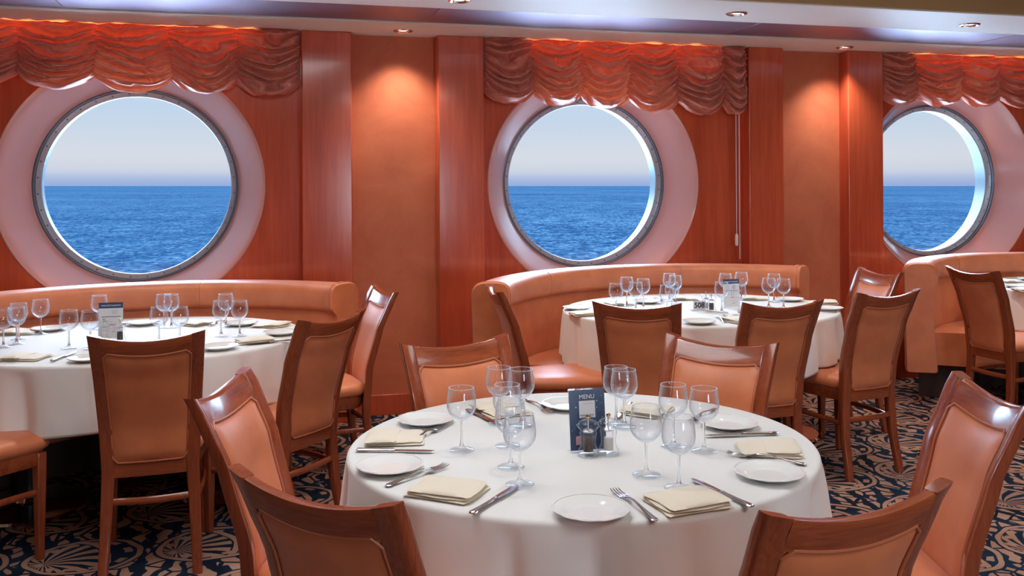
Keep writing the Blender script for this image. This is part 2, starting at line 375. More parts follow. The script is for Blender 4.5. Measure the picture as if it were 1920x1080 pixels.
WZ = 1.466; WR, RR = .590, .748
WIN = [-.778, 2.132, 4.985]
BAYS = [(-2.62, .195), (1.335, 3.225), (4.31, 6.15)]      # window recesses between pilasters
PIL = [(.195, .497), (1.036, 1.335), (3.225, 3.497), (4.02, 4.31), (-2.95, -2.62), (6.15, 6.45)]
def bay_wall(mb, u0, u1, c):
    n = 96; z0, z1 = 0, 2.5; ring = []; rect = []
    for k in range(n):
        t = 2*PI*k/n; dx, dz = math.cos(t), math.sin(t); ring.append((c+RR*dx, WZ+RR*dz))
        m_ = min((u1-c)/dx if dx > 1e-9 else (u0-c)/dx if dx < -1e-9 else 1e9, (z1-WZ)/dz if dz > 1e-9 else (z0-WZ)/dz if dz < -1e-9 else 1e9)
        rect.append((c+m_*dx, WZ+m_*dz))
    for cx, cz in ((u0, z0), (u1, z0), (u0, z1), (u1, z1)):     # snap corners
        k = min(range(n), key=lambda i: (rect[i][0]-cx)**2+(rect[i][1]-cz)**2); rect[k] = (cx, cz)
    b = len(mb.v)
    for p in ring: mb.v.append(W(p[0], SW, p[1]))
    for p in rect: mb.v.append(W(p[0], SW, p[1]))
    for k in range(n): k2 = (k+1) % n; mb.f.append((b+k, b+k2, b+n+k2, b+n+k))
b_ = MB()
for (u0, u1), c in zip(BAYS, WIN): bay_wall(b_, u0, u1, c)
for u0, u1 in ((UL, -2.95), (6.45, UR)): wbox(b_, u0, u1, SF, SW+.05, 0, 2.5)
struct(b_.build('wall_front', M['wall_wood'], sm=False))
for i, (u0, u1) in enumerate(PIL):
    b_ = MB(); wbox(b_, u0, u1, SP, 6.02, 0, ZC); struct(b_.build('trim_%d' % (3+i), M['wall_wood'], bevel=.007, seg=3))
for i, (u0, u1) in enumerate(((.497, 1.036), (3.497, 4.02))):
    b_ = MB(); wbox(b_, u0, u1, SF, 6.0, .13, ZC); struct(b_.build('wall_panel', M['wall_fabric'], sm=False))
b_ = MB()
for u0, u1 in ((.497, 1.036), (3.497, 4.02)): wbox(b_, u0, u1, SF-.012, 6.0, 0, .13)
for u0, u1 in PIL: wbox(b_, u0-.008, u1+.008, SP-.012, SP, 0, .12)
struct(b_.build('baseboard_front', M['wall_wood'], bevel=.004))

# ------------------------------------------------------------------ round windows
def wring(mb, c, prof, n=96):                      # prof: (radius, s)
    mb.loft([[W(c+r*math.cos(2*PI*k/n), s, WZ+r*math.sin(2*PI*k/n)) for k in range(n)] for r, s in prof], cap=False)
for i, c in enumerate(WIN):
    e = empty('window_%d' % (i+1), W(c, SW, WZ)); e['kind'] = 'structure'
    Minv = Matrix.Translation(e.location).inverted()
    def wb(name, mb, m, par, ang=40):
        o = mb.build(name, m, None, ang=ang); o.parent = par
        o.matrix_parent_inverse = Matrix.Translation(-W(c, SW, WZ)); return o
    b = MB(); wring(b, c, [(RR+.008, SW+.03), (RR+.008, SW-.006), (RR+.002, SW-.010), (RR-.004, SW-.006), (RR-.020, SW+.012), (RR-.045, SW+.046), (WR, SG), (WR, SG+.01)]); wb('surround', b, M['surround'], e, 30)
    b = MB(); wring(b, c, [(WR+.004, SG+.03), (WR+.004, SG-.006), (WR-.003, SG-.008), (WR-.010, SG-.004), (WR-.012, SG+.012)]); fr = wb('window_frame', b, M['frame'], e, 30)
    b = MB(); wring(b, c, [(WR-.012, SG+.012), (WR-.014, SG+.010), (WR-.037, SG+.024), (WR-.042, SG+.030)]); wb('inner_rim', b, M['frame_in'], e, 30)
    b = MB()
    for k in range(36):
        t = 2*PI*(k+.5)/36; r0 = WR-.025; p = W(c+r0*math.cos(t), SG+.015, WZ+r0*math.sin(t))
        b.lathe([(0, 0)], 3) if False else None
        n_ = W(0, -1, 0)-W(0, 0, 0); b.tube([p+n_*.0, p+n_*.004], .005, 8)
    wb('bolts', b, M['frame'], e)
    b = MB(); n = 96
    b.loft([[W(c+(WR-.040)*math.cos(2*PI*k/n), s, WZ+(WR-.040)*math.sin(2*PI*k/n)) for k in range(n)] for s in (SG+.031, SG+.037)]); wb('pane', b, M['pane'], e)
    b = MB(); wring(b, c, [(WR-.042, SG+.03), (WR-.044, SG+.04), (WR-.030, SG+.045), (WR-.030, SG+.16), (WR+.02, SG+.17), (WR+.45, SG+.17)]); wb('hull_opening', b, M['hull'], e, 30)

# ------------------------------------------------------------------ sea
sz = -14.0; v = []
R_ = Matrix.Rotation(ROLL, 3, 'Y')
b_ = MB(); b_.add([R_ @ Vector((x, y, sz)) for x, y in ((-30000, 8), (30000, 8), (30000, 32000), (-30000, 32000))], [(0, 1, 2, 3)])
o = b_.build('sea', M['sea'], sm=False); tag(o, 'calm blue sea seen through the portholes up to the horizon', 'sea', kind='stuff')

b_ = MB(); b_.add([R_ @ Vector((x, y, sz+.3)) for x, y in ((-160, 7), (160, 7), (160, 85), (-160, 85))], [(0, 1, 2, 3)])  # unseen sheet, added to bounce sky light through the windows onto the soffit
o = b_.build('unseen_bounce_sheet', M['bounce'], sm=False); tag(o, 'white foam sheet added unseen below the portholes to throw light up indoors', 'bounce', kind='stuff')

# ------------------------------------------------------------------ ruched valances and the lamps behind them
def valance(name, u0, u1, pins, label, zb_l, zb_r, seed, droop=.075):
    # pins: gather positions between u0 and u1
    xs = [u0]+pins+[u1]; nu = int((u1-u0)*210); nv = 150; vs = []; fs = []
    zt = ZC-.002; S0 = SP+.055
    for i in range(nu+1):
        u = u0+(u1-u0)*i/nu; k = 0
        while k < len(xs)-2 and u > xs[k+1]: k += 1
        wdt = xs[k+1]-xs[k]; p = (u-xs[k])/wdt; q = 1-(2*p-1)**2; q2 = q**.75
        zb = zb_l+(zb_r-zb_l)*(u-u0)/(u1-u0)
        gx = min(p, 1-p)*wdt
        H = zt-(zb+droop*.55)
        for j in range(nv+1):
            v = j/nv
            sag = droop*q2*(.25+.75*v**.8)
            z = zt - v*H - sag*min(1, v*2.2) 
            n1 = noise.noise(Vector((u*3.2+seed, v*2.2+seed*3, k*1.7)))
            n2 = noise.noise(Vector((u*8+seed, v*6, k*2.3+5)))
            lead = noise.noise(Vector((k*3.1+seed, v*7, .3)))
            n3 = noise.noise(Vector((u*11+v*13*(1 if p < .5 else -1)+seed, v*8, 2.2+k)))
            ph = v*7.4 + n1*.9 + n2*.22 + .5*lead + (.5-q)*.9
            t = ph-math.floor(ph)
            f1 = math.sin(PI*t**.45)                     # sagging fold, sharp lower crease
            ph2 = v*15+n2*1.4+n1*2.4+3.3*p*(1 if n1 > 0 else -1); t2 = ph2-math.floor(ph2)
            f2 = abs(math.sin(PI*t2))
            amp = .010+.070*q**.5
            pin = math.exp(-(gx/.034)**2)
            d = .028+amp*(f1*.95+.22*f2*q+.16*n3) - pin*.020 + pin*.010*math.sin(v*120+n1*6)
            if v > .93: d *= 1-(v-.93)/.07*.75
            z += .006*n3*q
            d *= min(1, .75+v*4)
            z -= .010*math.sin(2*PI*ph)*q
            uu = u + .022*noise.noise(Vector((u*1.5+seed, v*3.5, 9)))*min(1, min(u-u0, u1-u)/.06) - .016*pin*math.sin(v*70+k)*(1-pin)+.008*n2*q
            uu = min(max(uu, u0), u1)
            vs.append(W(uu, S0-d*.95, min(z, zt)))
    for i in range(nu):
        for j in range(nv):
            a = i*(nv+1)+j; fs.append((a, a+1, a+nv+2, a+nv+1))
    o = mesh(name, vs, fs, M['valance'], ang=180); tag(o, label, 'valance', 'ruched valances above the portholes'); return o
valance('window_valance', -2.62, .19, [-2.22, -1.81, -1.375, -.97, -.56, -.18], 'ruched terracotta valance above the leftmost porthole', 2.085, 2.03, 1.3)
valance('window_valance', 1.34, 3.22, [1.675, 2.005, 2.345, 2.70, 3.05], 'ruched terracotta valance above the middle porthole', 2.02, 1.955, 4.1, .075)
valance('window_valance', 4.315, 6.14, [4.62, 5.02, 5.36, 5.75], 'ruched terracotta valance above the right porthole, cut by the photo edge', 2.05, 2.06, 8.7)
for i, ((u0, u1), lab) in enumerate(zip(BAYS, ('left', 'middle', 'right'))):
    b = MB()
    b.tube([W(u0+.3, SP+.088, ZC-.030), W(u1-.25, SP+.088, ZC-.030)], .008, 10)
    o = b.build('strip_lamp', M['strip']); tag(o, 'glowing orange strip lamp tucked behind the %s valance' % {'left': 'leftmost', 'middle': 'middle', 'right': 'right'}[lab], 'lamp', 'strip lamps behind the valances')

# blind cord beside the middle window
b = MB(); cu = 3.165
b.tube([W(cu, SP+.03, 2.36), W(cu, SP+.03, .93)], .0035, 8); o = b.build('blind_cord', M['cord'])
tag(o, 'white pull cord hanging down the right side of the middle window bay', 'cord')
b2 = MB(); b2.lathe([(0, 0), (.010, .004), (.012, .02), (.011, .075), (.006, .085), (0, .086)], 12); k_ = b2.build('cord_handle', M['china'], o); k_.location = W(cu-.03, SP+.02, 1.02)
b3 = MB(); b3.tube([W(cu-.03, SP+.02, 2.36), W(cu-.03, SP+.02, 1.10)], .0025, 6); b3.build('cord_strand', M['cord'], o)

# ------------------------------------------------------------------ downlights
def make_downlight():
    r = empty('downlight', (0, 0, 0))
    b = MB(); b.lathe([(.034, .006), (.040, -.002), (.050, -.007), (.058, -.004), (.060, .0)], 36); b.build('trim_ring', M['chrome'], r)
    b = MB(); b.lathe([(.036, .004), (.028, .012), (.018, .010), (0, .010)], 30); b.build('reflector', M['steel'], r)
    b = MB(); b.lathe([(0, .001), (.022, .001), (.024, .008)], 24); b.build('lens', M['lens'], r); return r
dl = make_downlight()
DLS = [(.80, 5.55, 'downlight in the cream soffit above the orange fabric panel left of centre', 34),
       (3.90, 5.53, 'downlight in the cream soffit above the right orange fabric panel', 34),
       (.95, 4.57, 'downlight cut by the top edge of the photo, left of the other front-row downlights', 45),
       (2.53, 4.57, 'front-row downlight in the cream ceiling band near the top right, second from the right', 45),
       (4.09, 4.57, 'front-row downlight nearest the right photo edge', 45)]
for i, (u, s, lab, pw) in enumerate(DLS):
    o = dl if i == 0 else copy_tree(dl)
    o.location = W(u, s, ZC-.001); tag(o, 'lit chrome '+lab if len(lab.split()) < 14 else lab, 'downlight', 'recessed ceiling downlights')
for u, s, pw in [(d[0], d[1], d[3]) for d in DLS]+[(-.65, 4.57, 45), (5.66, 4.57, 45), (-2.3, 5.55, 60)]:
    l = bpy.data.lights.new('downlight_lamp', 'SPOT'); l.energy = pw; l.color = (1, .90, .76); l.spot_size = math.radians(100 if s > 5 else 100); l.spot_blend = 1; l.shadow_soft_size = .03
    o = bpy.data.objects.new('downlight_lamp', l); C.objects.link(o); o.location = W(u, s-.0, ZC-.03)
    o.rotation_euler = (W(0, .10 if s > 5 else 0, -1)-W(0, 0, 0)).to_track_quat('-Z', 'Y').to_euler()

# ------------------------------------------------------------------ booths
def sweep(mb, cx, cy, prof, a0, a1, n, cap=True):
    rings = []
    for i in range(n+1):
        a = a0+(a1-a0)*i/n
        rings.append([(cx+r*math.cos(a), cy+r*math.sin(a), z) for r, z in prof])
    mb.loft(rings, cap=cap)
def rounded(pts, rad, seg=5):
    out = []; n = len(pts)
    for i in range(n):
        p, a, b = Vector(pts[i]), Vector(pts[i-1]), Vector(pts[(i+1) % n])
        r = rad[i] if isinstance(rad, (list, tuple)) else rad
        r = min(r, (a-p).length*.48, (b-p).length*.48)
        p0 = p+(a-p).normalized()*r; p1 = p+(b-p).normalized()*r
        for k in range(seg+1):
            t = k/seg; out.append(tuple(p0*(1-t)**2+p*2*t*(1-t)+p1*t*t))
    return out
def booth(cx, cy, a0, a1, sa0, sa1, label):
    r = empty('booth_sofa', (cx, cy, 0), 0, label, 'booth', 'curved booths along the window wall'); D = math.radians
    a0, a1, sa0, sa1 = D(a0), D(a1), D(sa0), D(sa1)
    b = MB(); sweep(b, 0, 0, rounded([(1.165, .22), (1.34, .22), (1.33, .79), (1.20, .79)], .02), a0, a1, 60); b.build('backrest', M['leather'], r)
    b = MB(); sweep(b, 0, 0, rounded([(1.175, .775), (1.335, .775), (1.35, .925), (1.16, .925)], [.03, .03, .075, .085], 7), a0, a1, 60); bo = b.build('bolster', M['leather'], r)
    for s_ in (.30, .72):
        a = a0+(a1-a0)*s_; pr = rounded([(1.175, .775), (1.335, .775), (1.35, .925), (1.16, .925)], [.03, .03, .075, .085], 7)
        q = MB(); q.ringloop([(rr*math.cos(a), rr*math.sin(a), z) for rr, z in pr], .002, 6); q.build('seam', M['piping'], bo)
    b = MB(); sweep(b, 0, 0, rounded([(.72, .24), (1.17, .24), (1.17, .455), (.72, .465)], [.02, .02, .02, .05]), sa0, sa1, 56); b.build('seat', M['leather'], r)
    b = MB(); sweep(b, 0, 0, [(.98, 0), (1.26, 0), (1.26, .23), (.98, .23)], a0+D(12), a1-D(12), 40); b.build('plinth', M['plinth'], r)
    prof = rounded([(1.155, .215), (1.345, .215), (1.362, .93), (1.15, .93), (1.15, .79), (1.19, .76)], [.02, .02, .08, .09, .03, .02], 6)
    for a, d in ((a0, -1), (a1, 1)):
        b = MB(); e = []
        for q, sc in ((0, 1), (.035, 1), (.05, .985), (.057, .95)):
            aa = a+d*q/1.25; cm = (1.25, .55)
            e.append([((cm[0]+(x-cm[0])*sc)*math.cos(aa), (cm[0]+(x-cm[0])*sc)*math.sin(aa), cm[1]+(z-cm[1])*(1-(1-sc)*.35)) for x, z in prof])
        b.loft(e); ep = b.build('end_panel', M['leather'], r)
        q = MB(); q.ringloop([((1.25+(x-1.25)*1.004)*math.cos(a+d*.028), (1.25+(x-1.25)*1.004)*math.sin(a+d*.028), z) for x, z in prof], .0028, 6); q.build('piping', M['piping'], ep)
    return r
booth(-1.6, 3.87, 59, 185, 68, 178, 'curved orange booth sofa around the left table under the leftmost porthole')
booth(1.13, 4.76, 57, 172, 68, 166, 'curved orange booth sofa around the middle table, both its ends in view')
booth(3.87, 5.58, 20, 163, 30, 157, 'curved orange booth sofa at the right edge under the right porthole')

# ------------------------------------------------------------------ dining chair
def yb(z):
    P_ = [(0, -.225), (.2, -.188), (.40, -.170), (.55, -.180), (.75, -.235), (.87, -.288), (.96, -.335)]
    for (z0, y0), (z1, y1) in zip(P_, P_[1:]):
        if z <= z1:
            t = (z-z0)/(z1-z0); t = t*t*(3-2*t)*.25+t*.75; return y0+(y1-y0)*t
    return P_[-1][1]
def hw(z): # outer half width of the back
    return .172+.028*max(0, (z-.4)/.53)**1.1 if z > .4 else .172+.010*(1-z/.4)
def bow(x, z): return -.030*(1-min(1, (x/.2)**2))*min(1, max(0, (z-.30)/.15))
def topz(x): return .930-.030*(1-(abs(x)/.2)**1.9)
def make_chair():
    r = empty('dining_chair', (0, 0, 0))
    PW = .048
    for sx in (-1, 1):             # rear posts, floor to top
        b = MB(); rings = []; nz = 26
        for i in range(nz+1):
            t = i/nz
            zc = t*.93
            h = hw(zc); wd = PW if zc > .4 else .034+.014*zc/.4; th_ = .030+(.008*(zc/.4) if zc < .4 else .008*(1-(zc-.4)/.55))
            pl = []
            for xx, yy in ((h, .5), (h, -.5), (h-wd, -.5), (h-wd, .5)):
                z = zc if i < nz else topz(xx)
                pl.append((xx, yb(z)+bow(xx, z)+yy*th_ , z))
            q = []
            for k in range(4):
                p = Vector(pl[k]); a = Vector(pl[k-1]); c = Vector(pl[(k+1) % 4])
                q += [p+(a-p).normalized()*.006, p+((a-p).normalized()+(c-p).normalized())*.0018, p+(c-p).normalized()*.006]
            rings.append([Vector((sx*p.x, p.y, p.z)) for p in q])
        b.loft(rings); b.build('leg', M['chair_wood'], r, ang=50)
    def rail(name, zl, zh, th_, xw, parent=r, m=M['chair_wood_x']):
        b = MB(); rings = []; n = 20
        for i in range(n+1):
            x = -xw+2*xw*i/n; z0, z1 = zl(x), zh(x); pr = []
            for z, yy in ((z0, .5), (z1-.007, .5), (z1-.002, .38), (z1, 0), (z1-.002, -.38), (z1-.007, -.5), (z0, -.5)):
                pr.append((x, yb(z)+bow(x, z)+yy*th_, z))
            rings.append(pr)
        b.loft(rings); return b.build(name, m, parent, ang=50)
    rail('top_rail', lambda x: topz(x)-.062, topz, .029, .1535)
    rail('lower_rail', lambda x: .375, lambda x: .435, .026, .128)
    # back panel: padded both sides
    nx, nz = 16, 22; b = MB()
    def surf(side, pad):
        rows = []
        for j in range(nz+1):
            row = []
            for i in range(nx+1):
                a, c = i/nx, j/nz
                zt = topz(0)-.055; z = .432+(zt-.432)*c
                xm = hw(z)-PW+.004; x = -xm+2*xm*a
                z = .432+(topz(x)-.058-.432)*c
                ex = min(1, min(a, 1-a)*nx/2.2); ez = min(1, min(c, 1-c)*nz/2.2); e = math.sin(PI/2*min(ex, ez))
                row.append(Vector((x, yb(z)+bow(x, z)+side*(.010+pad*e), z)))
            rows.append(row)
        return rows
    fr, bk = surf(1, .012), surf(-1, .009)
    n0 = nx+1
    vs = [p for r_ in fr for p in r_]+[p for r_ in bk for p in r_]; off = (nz+1)*n0; fs = []
    for j in range(nz):
        for i in range(nx):
            a = j*n0+i; fs.append((a, a+1, a+n0+1, a+n0)); fs.append((off+a, off+a+n0, off+a+n0+1, off+a+1))
    edge = [i for i in range(n0)]+[j*n0+nx for j in range(1, nz+1)]+[nz*n0+i for i in range(nx-1, -1, -1)]+[j*n0 for j in range(nz-1, 0, -1)]
    for k in range(len(edge)): a, c = edge[k], edge[(k+1) % len(edge)]; fs.append((a, c, off+c, off+a))
    bp = mesh('back_panel', vs, fs, M['leather'], r, ang=60)
    for side, rows in ((1, fr), (-1, bk)):
        path = rows[0][1:-1]+[rw[-1] for rw in rows[1:-1]]+rows[-1][1:-1][::-1]+[rw[0] for rw in rows[1:-1]][::-1]
        q = MB(); q.ringloop([p+Vector((0, side*.004, 0)) for p in path], .0036, 8); q.build('piping', M['piping'], bp)
    # seat
    def plan(k, n, g=0):
        t = 2*PI*k/n; ct, st = math.cos(t), math.sin(t); e = .32
        sx = math.copysign(abs(ct)**e, ct); sy = math.copysign(abs(st)**e, st)
        y = .035+sy*(.215+g); x = sx*(.188+g+.030*(y-.0)/.25); 
        if sy > 0: y += .018*(1-sx*sx)
        return x, y
    n = 56; rings = []
    for z, g in ((.432, -.008), (.440, .001), (.455, .006), (.470, .004), (.482, -.006), (.490, -.024), (.495, -.055), (.498, -.10), (.500, -.16)):
        rings.append([(plan(k, n, g)[0], plan(k, n, g)[1], z) for k in range(n)])
    b = MB(); b.loft(rings); b.build('seat', M['leather'], r, ang=180)
    b = MB(); b.loft([[(plan(k, n, g)[0], plan(k, n, g)[1], z) for k in range(n)] for z, g in ((.372, -.014), (.375, -.011), (.433, -.011), (.434, -.02))]); b.build('seat_frame', M['chair_wood_x'], r, ang=50)
    for sx in (-1, 1):
        b = MB(); rings = []
        for z, w_ in ((0, .026), (.2, .034), (.38, .040), (.42, .040)):
            x, y = sx*(.178), .205
            rings.append([(x+a*w_/2, y+c*w_/2, z) for a, c in ((-1, -1), (1, -1), (1, 1), (-1, 1))])
        b.loft(rings); b.build('leg', M['chair_wood'], r, bevel=.005)
    for sx in (-1, 1):
        b = MB(); rings = []
        for i in range(9):
            t = i/8; y = -.18+(.20+.18)*t; x = sx*(.158+.018*t+.012*math.sin(PI*t)); z = .265+.008*math.sin(PI*t)
            rings.append([(x+.009*math.cos(q), y, z+.013*math.sin(q)) for q in [2*PI*k/10 for k in range(10)]])
        b.loft(rings); b.build('stretcher', M['chair_wood'], r)
    b = MB(); rings = []
    for i in range(13):
        t = i/12; x = -.145+.29*t; y = -.185-.018*math.sin(PI*t)
        rings.append([(x, y+.010*math.cos(q), .285+.014*math.sin(q)) for q in [2*PI*k/10 for k in range(10)]])
    b.loft(rings); b.build('stretcher', M['chair_wood_x'], r)
    return r
chair0 = make_chair()
FIRST = {}
def chair_at(mx, my, face, label, group):
    a = math.radians(face); ox, oy = mx+.325*math.cos(a), my+.325*math.sin(a)
    if 'c' not in FIRST: FIRST['c'] = 1; o = chair0
    else: o = copy_tree(chair0)
    o.location = (ox, oy, 0); o.rotation_euler = (0, 0, a-PI/2); tag(o, label, 'chair', group)
    return o
GM, G1, G2, G3 = ('chairs around the %s table' % s for s in ('nearest', 'left', 'middle', 'right'))
chair_at(-.36, 1.59, 58, 'cherry wood and orange leatherette chair at the nearest table, front left, back to camera', GM)
chair_at(-.79, 2.43, -4, 'cherry wood chair left of the nearest table, seen side on facing right', GM)
chair_at(.58, 1.51, 113, 'cherry wood chair at the nearest table, front right, back to camera', GM)
chair_at(1.225, 2.31, 178, 'cherry wood chair at right edge facing left towards the nearest table', GM)
chair_at(-.20, 3.10, -62, 'chair behind the nearest table, left one of its two far chairs, front showing', GM)
chair_at(.71, 3.09, -125, 'chair behind the nearest table, right one of its two far chairs, front showing', GM)
chair_at(-1.32, 3.27, 107, 'cherry wood chair with full back showing, in front of the left table', G1)
chair_at(-.73, 3.71, 151, 'chair at the right side of the left table, back turned to camera', G1)
chair_at(-.65, 4.63, -155, 'chair facing left beside the right end of the left booth', G1)
chair_at(-2.24, 3.14, 65, 'chair at bottom left edge showing only its seat and front leg', G1)
chair_at(-.098, 4.63, 10, 'narrow side-on chair before the left end of the middle booth', G2)
chair_at(.55, 4.04, 74, 'dark-looking chair before the middle table, left of its two front chairs', G2)
chair_at(1.21, 4.04, 105, 'dark-looking chair before the middle table, right of its two front chairs', G2)
chair_at(2.22, 5.47, 195, 'chair facing left at the far right side of the middle table', G2)
chair_at(1.83, 4.40, 114, 'chair with three legs showing on the carpet, front right of the middle table', G2)
chair_at(2.79, 5.52, 18, 'chair before the left end of the right booth, back to camera', G3)

# ------------------------------------------------------------------ tables and cloths
def table(cx, cy, a_, b_ax, two, tl, cl, seed, lobes=()):
    r = empty('dining_table', (cx, cy, 0), TH, tl, 'table', 'round dining tables')
    b = MB(); n = 72; rings = []
    for z, g in ((.712, -.006), (.716, 0), (.738, 0), (.741, -.004)):
        rings.append([((a_-.055+g)*math.cos(2*PI*k/n), (b_ax-.055+g)*math.sin(2*PI*k/n), z) for k in range(n)])
    b.loft(rings); b.build('tabletop', M['chair_wood_x'], r)
    for ox in ((-.45, .45) if two else (0,)):
        b = MB(); b.lathe([(.0, .0), (.262, .0), (.27, .010), (.262, .020), (.20, .030), (.07, .042), (.06, .06), (0, .06)], 48, cen=(ox, 0)); b.build('base', M['chrome'], r)
        b = MB(); b.lathe([(0, .04), (.055, .04), (.055, .70), (.16, .712), (0, .712)], 32, cen=(ox, 0)); b.build('column', M['dark_metal'], r)
    n = 300; rows = []
    rnd = random.Random(seed); comps = [(rnd.choice((5, 7, 8, 9, 11, 13, 16)), rnd.uniform(0, 2*PI), rnd.uniform(.5, 1)) for _ in range(7)]
    def fold(t):
        g = abs(math.sin(7*t+seed+.9*math.sin(3*t+seed*2)+.35*math.sin(5*t+seed)))**.8
        return (2*g-1)*(.72+.28*math.sin(2*t+seed*5))
    def zbot(t):
        z = .502+.010*math.sin(4*t+seed)
        for la, dz, wd in lobes:
            d = (t-la+PI) % (2*PI)-PI; z -= dz*math.exp(-(d/wd)**2)
        return z
    vs = [(0, 0, .7505)]
    prof = [('t', f) for f in (.25, .5, .7, .85, .94)]+[('c', q) for q in (0, .25, .5, .75, 1)]+[('d', q) for q in [i/22 for i in range(1, 23)]]
    for kind, q in prof:
        for k in range(n):
            t = 2*PI*k/n; ct, st = math.cos(t), math.sin(t)
            if kind == 't': rr_a, rr_b, z = a_*q, b_ax*q, .7505+.0006*noise.noise(Vector((ct*q*9, st*q*9, seed)))
            elif kind == 'c':
                an = q*PI/2; c_ = .013; rr_a, rr_b, z = a_-c_+c_*math.sin(an), b_ax-c_+c_*math.sin(an), .7505-c_+c_*math.cos(an)
            else:
                zb = zbot(t); f = fold(t); z = .7375-(.7375-zb)*q
                f2 = math.copysign(abs(f)**.8, f); am = (.048 if f < 0 else .022)*min(1, q*1.4)**.7*(1-.75*math.exp(-(q/.05)**2))
                off = .010*q+am*f2+.004*noise.noise(Vector((ct*7, st*7, q*3+seed)))*q
                rr_a, rr_b = a_+off, b_ax+off
            vs.append((rr_a*ct, rr_b*st, z))
    fs = [(0, 1+k, 1+(k+1) % n) for k in range(n)]
    for j in range(len(prof)-1):
        for k in range(n):
            a, c = 1+j*n+k, 1+j*n+(k+1) % n; fs.append((a, c, c+n, a+n))
    o = mesh('tablecloth', vs, fs, M['cloth'], ang=180); o.location = (cx, cy, 0); o.rotation_euler = (0, 0, TH)
    m = o.modifiers.new('sol', 'SOLIDIFY'); m.thickness = .0025; m.offset = -1
    tag(o, cl, 'tablecloth', 'ivory tablecloths'); return o
table(.185, 2.475, .632, .595, False, 'round table nearest the camera under an ivory cloth', 'ivory tablecloth falling in folds over the nearest table', 3)
table(-1.77, 4.24, .775, .685, True, 'left round table with two chrome bases under an ivory cloth', 'ivory tablecloth on the left table before the leftmost porthole', 5, ((-2.25, .07, .35), (-.3, .05, .3)))
table(1.06, 5.14, .785, .685, True, 'middle table before the booth, under an ivory cloth', 'ivory tablecloth on the middle table bearing the number 508', 11, ((-2.9, .05, .3), (-1.5, .04, .3)))
table(4.0, 6.12, .775, .685, True, 'right table cut by the photo edge, under an ivory cloth', 'ivory tablecloth of the table cut by the right photo edge', 17, ())

# ------------------------------------------------------------------ tableware prototypes
TZ = .7525
def make_glass():
    r = empty('wine_glass', (0, 0, 0))
    bo = [(.0046, .078), (.012, .081), (.022, .087), (.031, .096), (.0365, .106), (.0388, .117), (.0388, .128), (.0372, .142), (.0350, .155), (.0336, .1645)]
    inn = [(.0336-.0004, .1652), (.0328, .1648), (.0341, .155), (.0363, .142), (.0379, .128), (.0379, .117), (.0356, .106), (.0302, .0975), (.0213, .0895), (.011, .085), (0, .084)]
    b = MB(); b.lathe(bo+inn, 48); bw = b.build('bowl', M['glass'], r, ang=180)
    q = MB(); q.ringloop([(.0333*math.cos(2*PI*k/48), .0333*math.sin(2*PI*k/48), .1652) for k in range(48)], .0008, 8); q.build('rim', M['glass_rim'], bw)  # thin ring carrying the painted rim highlight
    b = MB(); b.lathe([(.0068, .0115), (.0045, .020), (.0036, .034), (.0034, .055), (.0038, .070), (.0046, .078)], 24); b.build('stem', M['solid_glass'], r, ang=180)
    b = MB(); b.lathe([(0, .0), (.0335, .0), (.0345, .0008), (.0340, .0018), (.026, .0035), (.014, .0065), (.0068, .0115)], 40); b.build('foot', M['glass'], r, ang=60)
    return r
def make_plate():
    wav = lambda t, r, z: 1+(.010*abs(math.cos(6*t))+.006*math.cos(12*t) if r > .070 else 0)
    b = MB(); b.lathe([(0, .003), (.040, .003), (.046, .0035), (.054, .0070), (.060, .0095), (.072, .0128), (.0800, .0155), (.0822, .0165), (.0830, .0158), (.0822, .0140), (.070, .0095), (.052, .0035), (.046, 0), (.040, 0), (0, .001)], 96, wav)
    o = b.build('side_plate', M['china'], ang=60)
    q = MB(); q.ringloop([(.0795*(1+.010*abs(math.cos(6*t))+.006*math.cos(12*t))*math.cos(t), .0795*(1+.010*abs(math.cos(6*t))+.006*math.cos(12*t))*math.sin(t), .0158) for t in [2*PI*k/96 for k in range(96)]], .0011, 6)
    q.build('rim_bead', M['china'], o); return o
def flatloft(stations, n=10):          # (x, halfwidth, thickness, z)
    b = MB(); b.loft([[(x, hw_*math.cos(2*PI*k/n), z+t*math.sin(2*PI*k/n)) for k in range(n)] for x, hw_, t, z in stations]); return b
def make_knife():
    r = empty('table_knife', (0, 0, 0))
    flatloft([(-.105, .002, .001, .005), (-.103, .0075, .003, .005), (-.096, .0095, .004, .005), (-.085, .0085, .0038, .005), (-.06, .0065, .0035, .005), (-.02, .0058, .0035, .005), (-.006, .0072, .0042, .005), (0, .0055, .0035, .005)]).build('handle', M['steel'], r)
    flatloft([(0, .005, .0016, .005), (.006, .0085, .0013, .005), (.04, .0098, .0011, .005), (.075, .0095, .0010, .005), (.095, .007, .0009, .005), (.105, .002, .0008, .005)], 8).build('blade', M['steel'], r)
    return r
def make_fork():
    r = empty('table_fork', (0, 0, 0))
    flatloft([(-.100, .002, .001, .003), (-.098, .0075, .0018, .003), (-.090, .0098, .0020, .003), (-.075, .008, .002, .004), (-.04, .0045, .002, .008), (0, .003, .002, .013), (.022, .0035, .0018, .012)]).build('handle', M['steel'], r)
    b = flatloft([(.022, .0035, .0018, .012), (.032, .0095, .0013, .009), (.045, .0115, .0012, .006), (.050, .0118, .0012, .0055)], 8)
    for k in (-1.5, -.5, .5, 1.5):
        b.tube([(.048, k*.0066, .0056), (.075, k*.0068, .0040), (.092, k*.0066, .0065), (.098, k*.0066, .009)], [.0021, .0018, .0013, .0007], 6)
    b.build('tines', M['steel'], r); return r
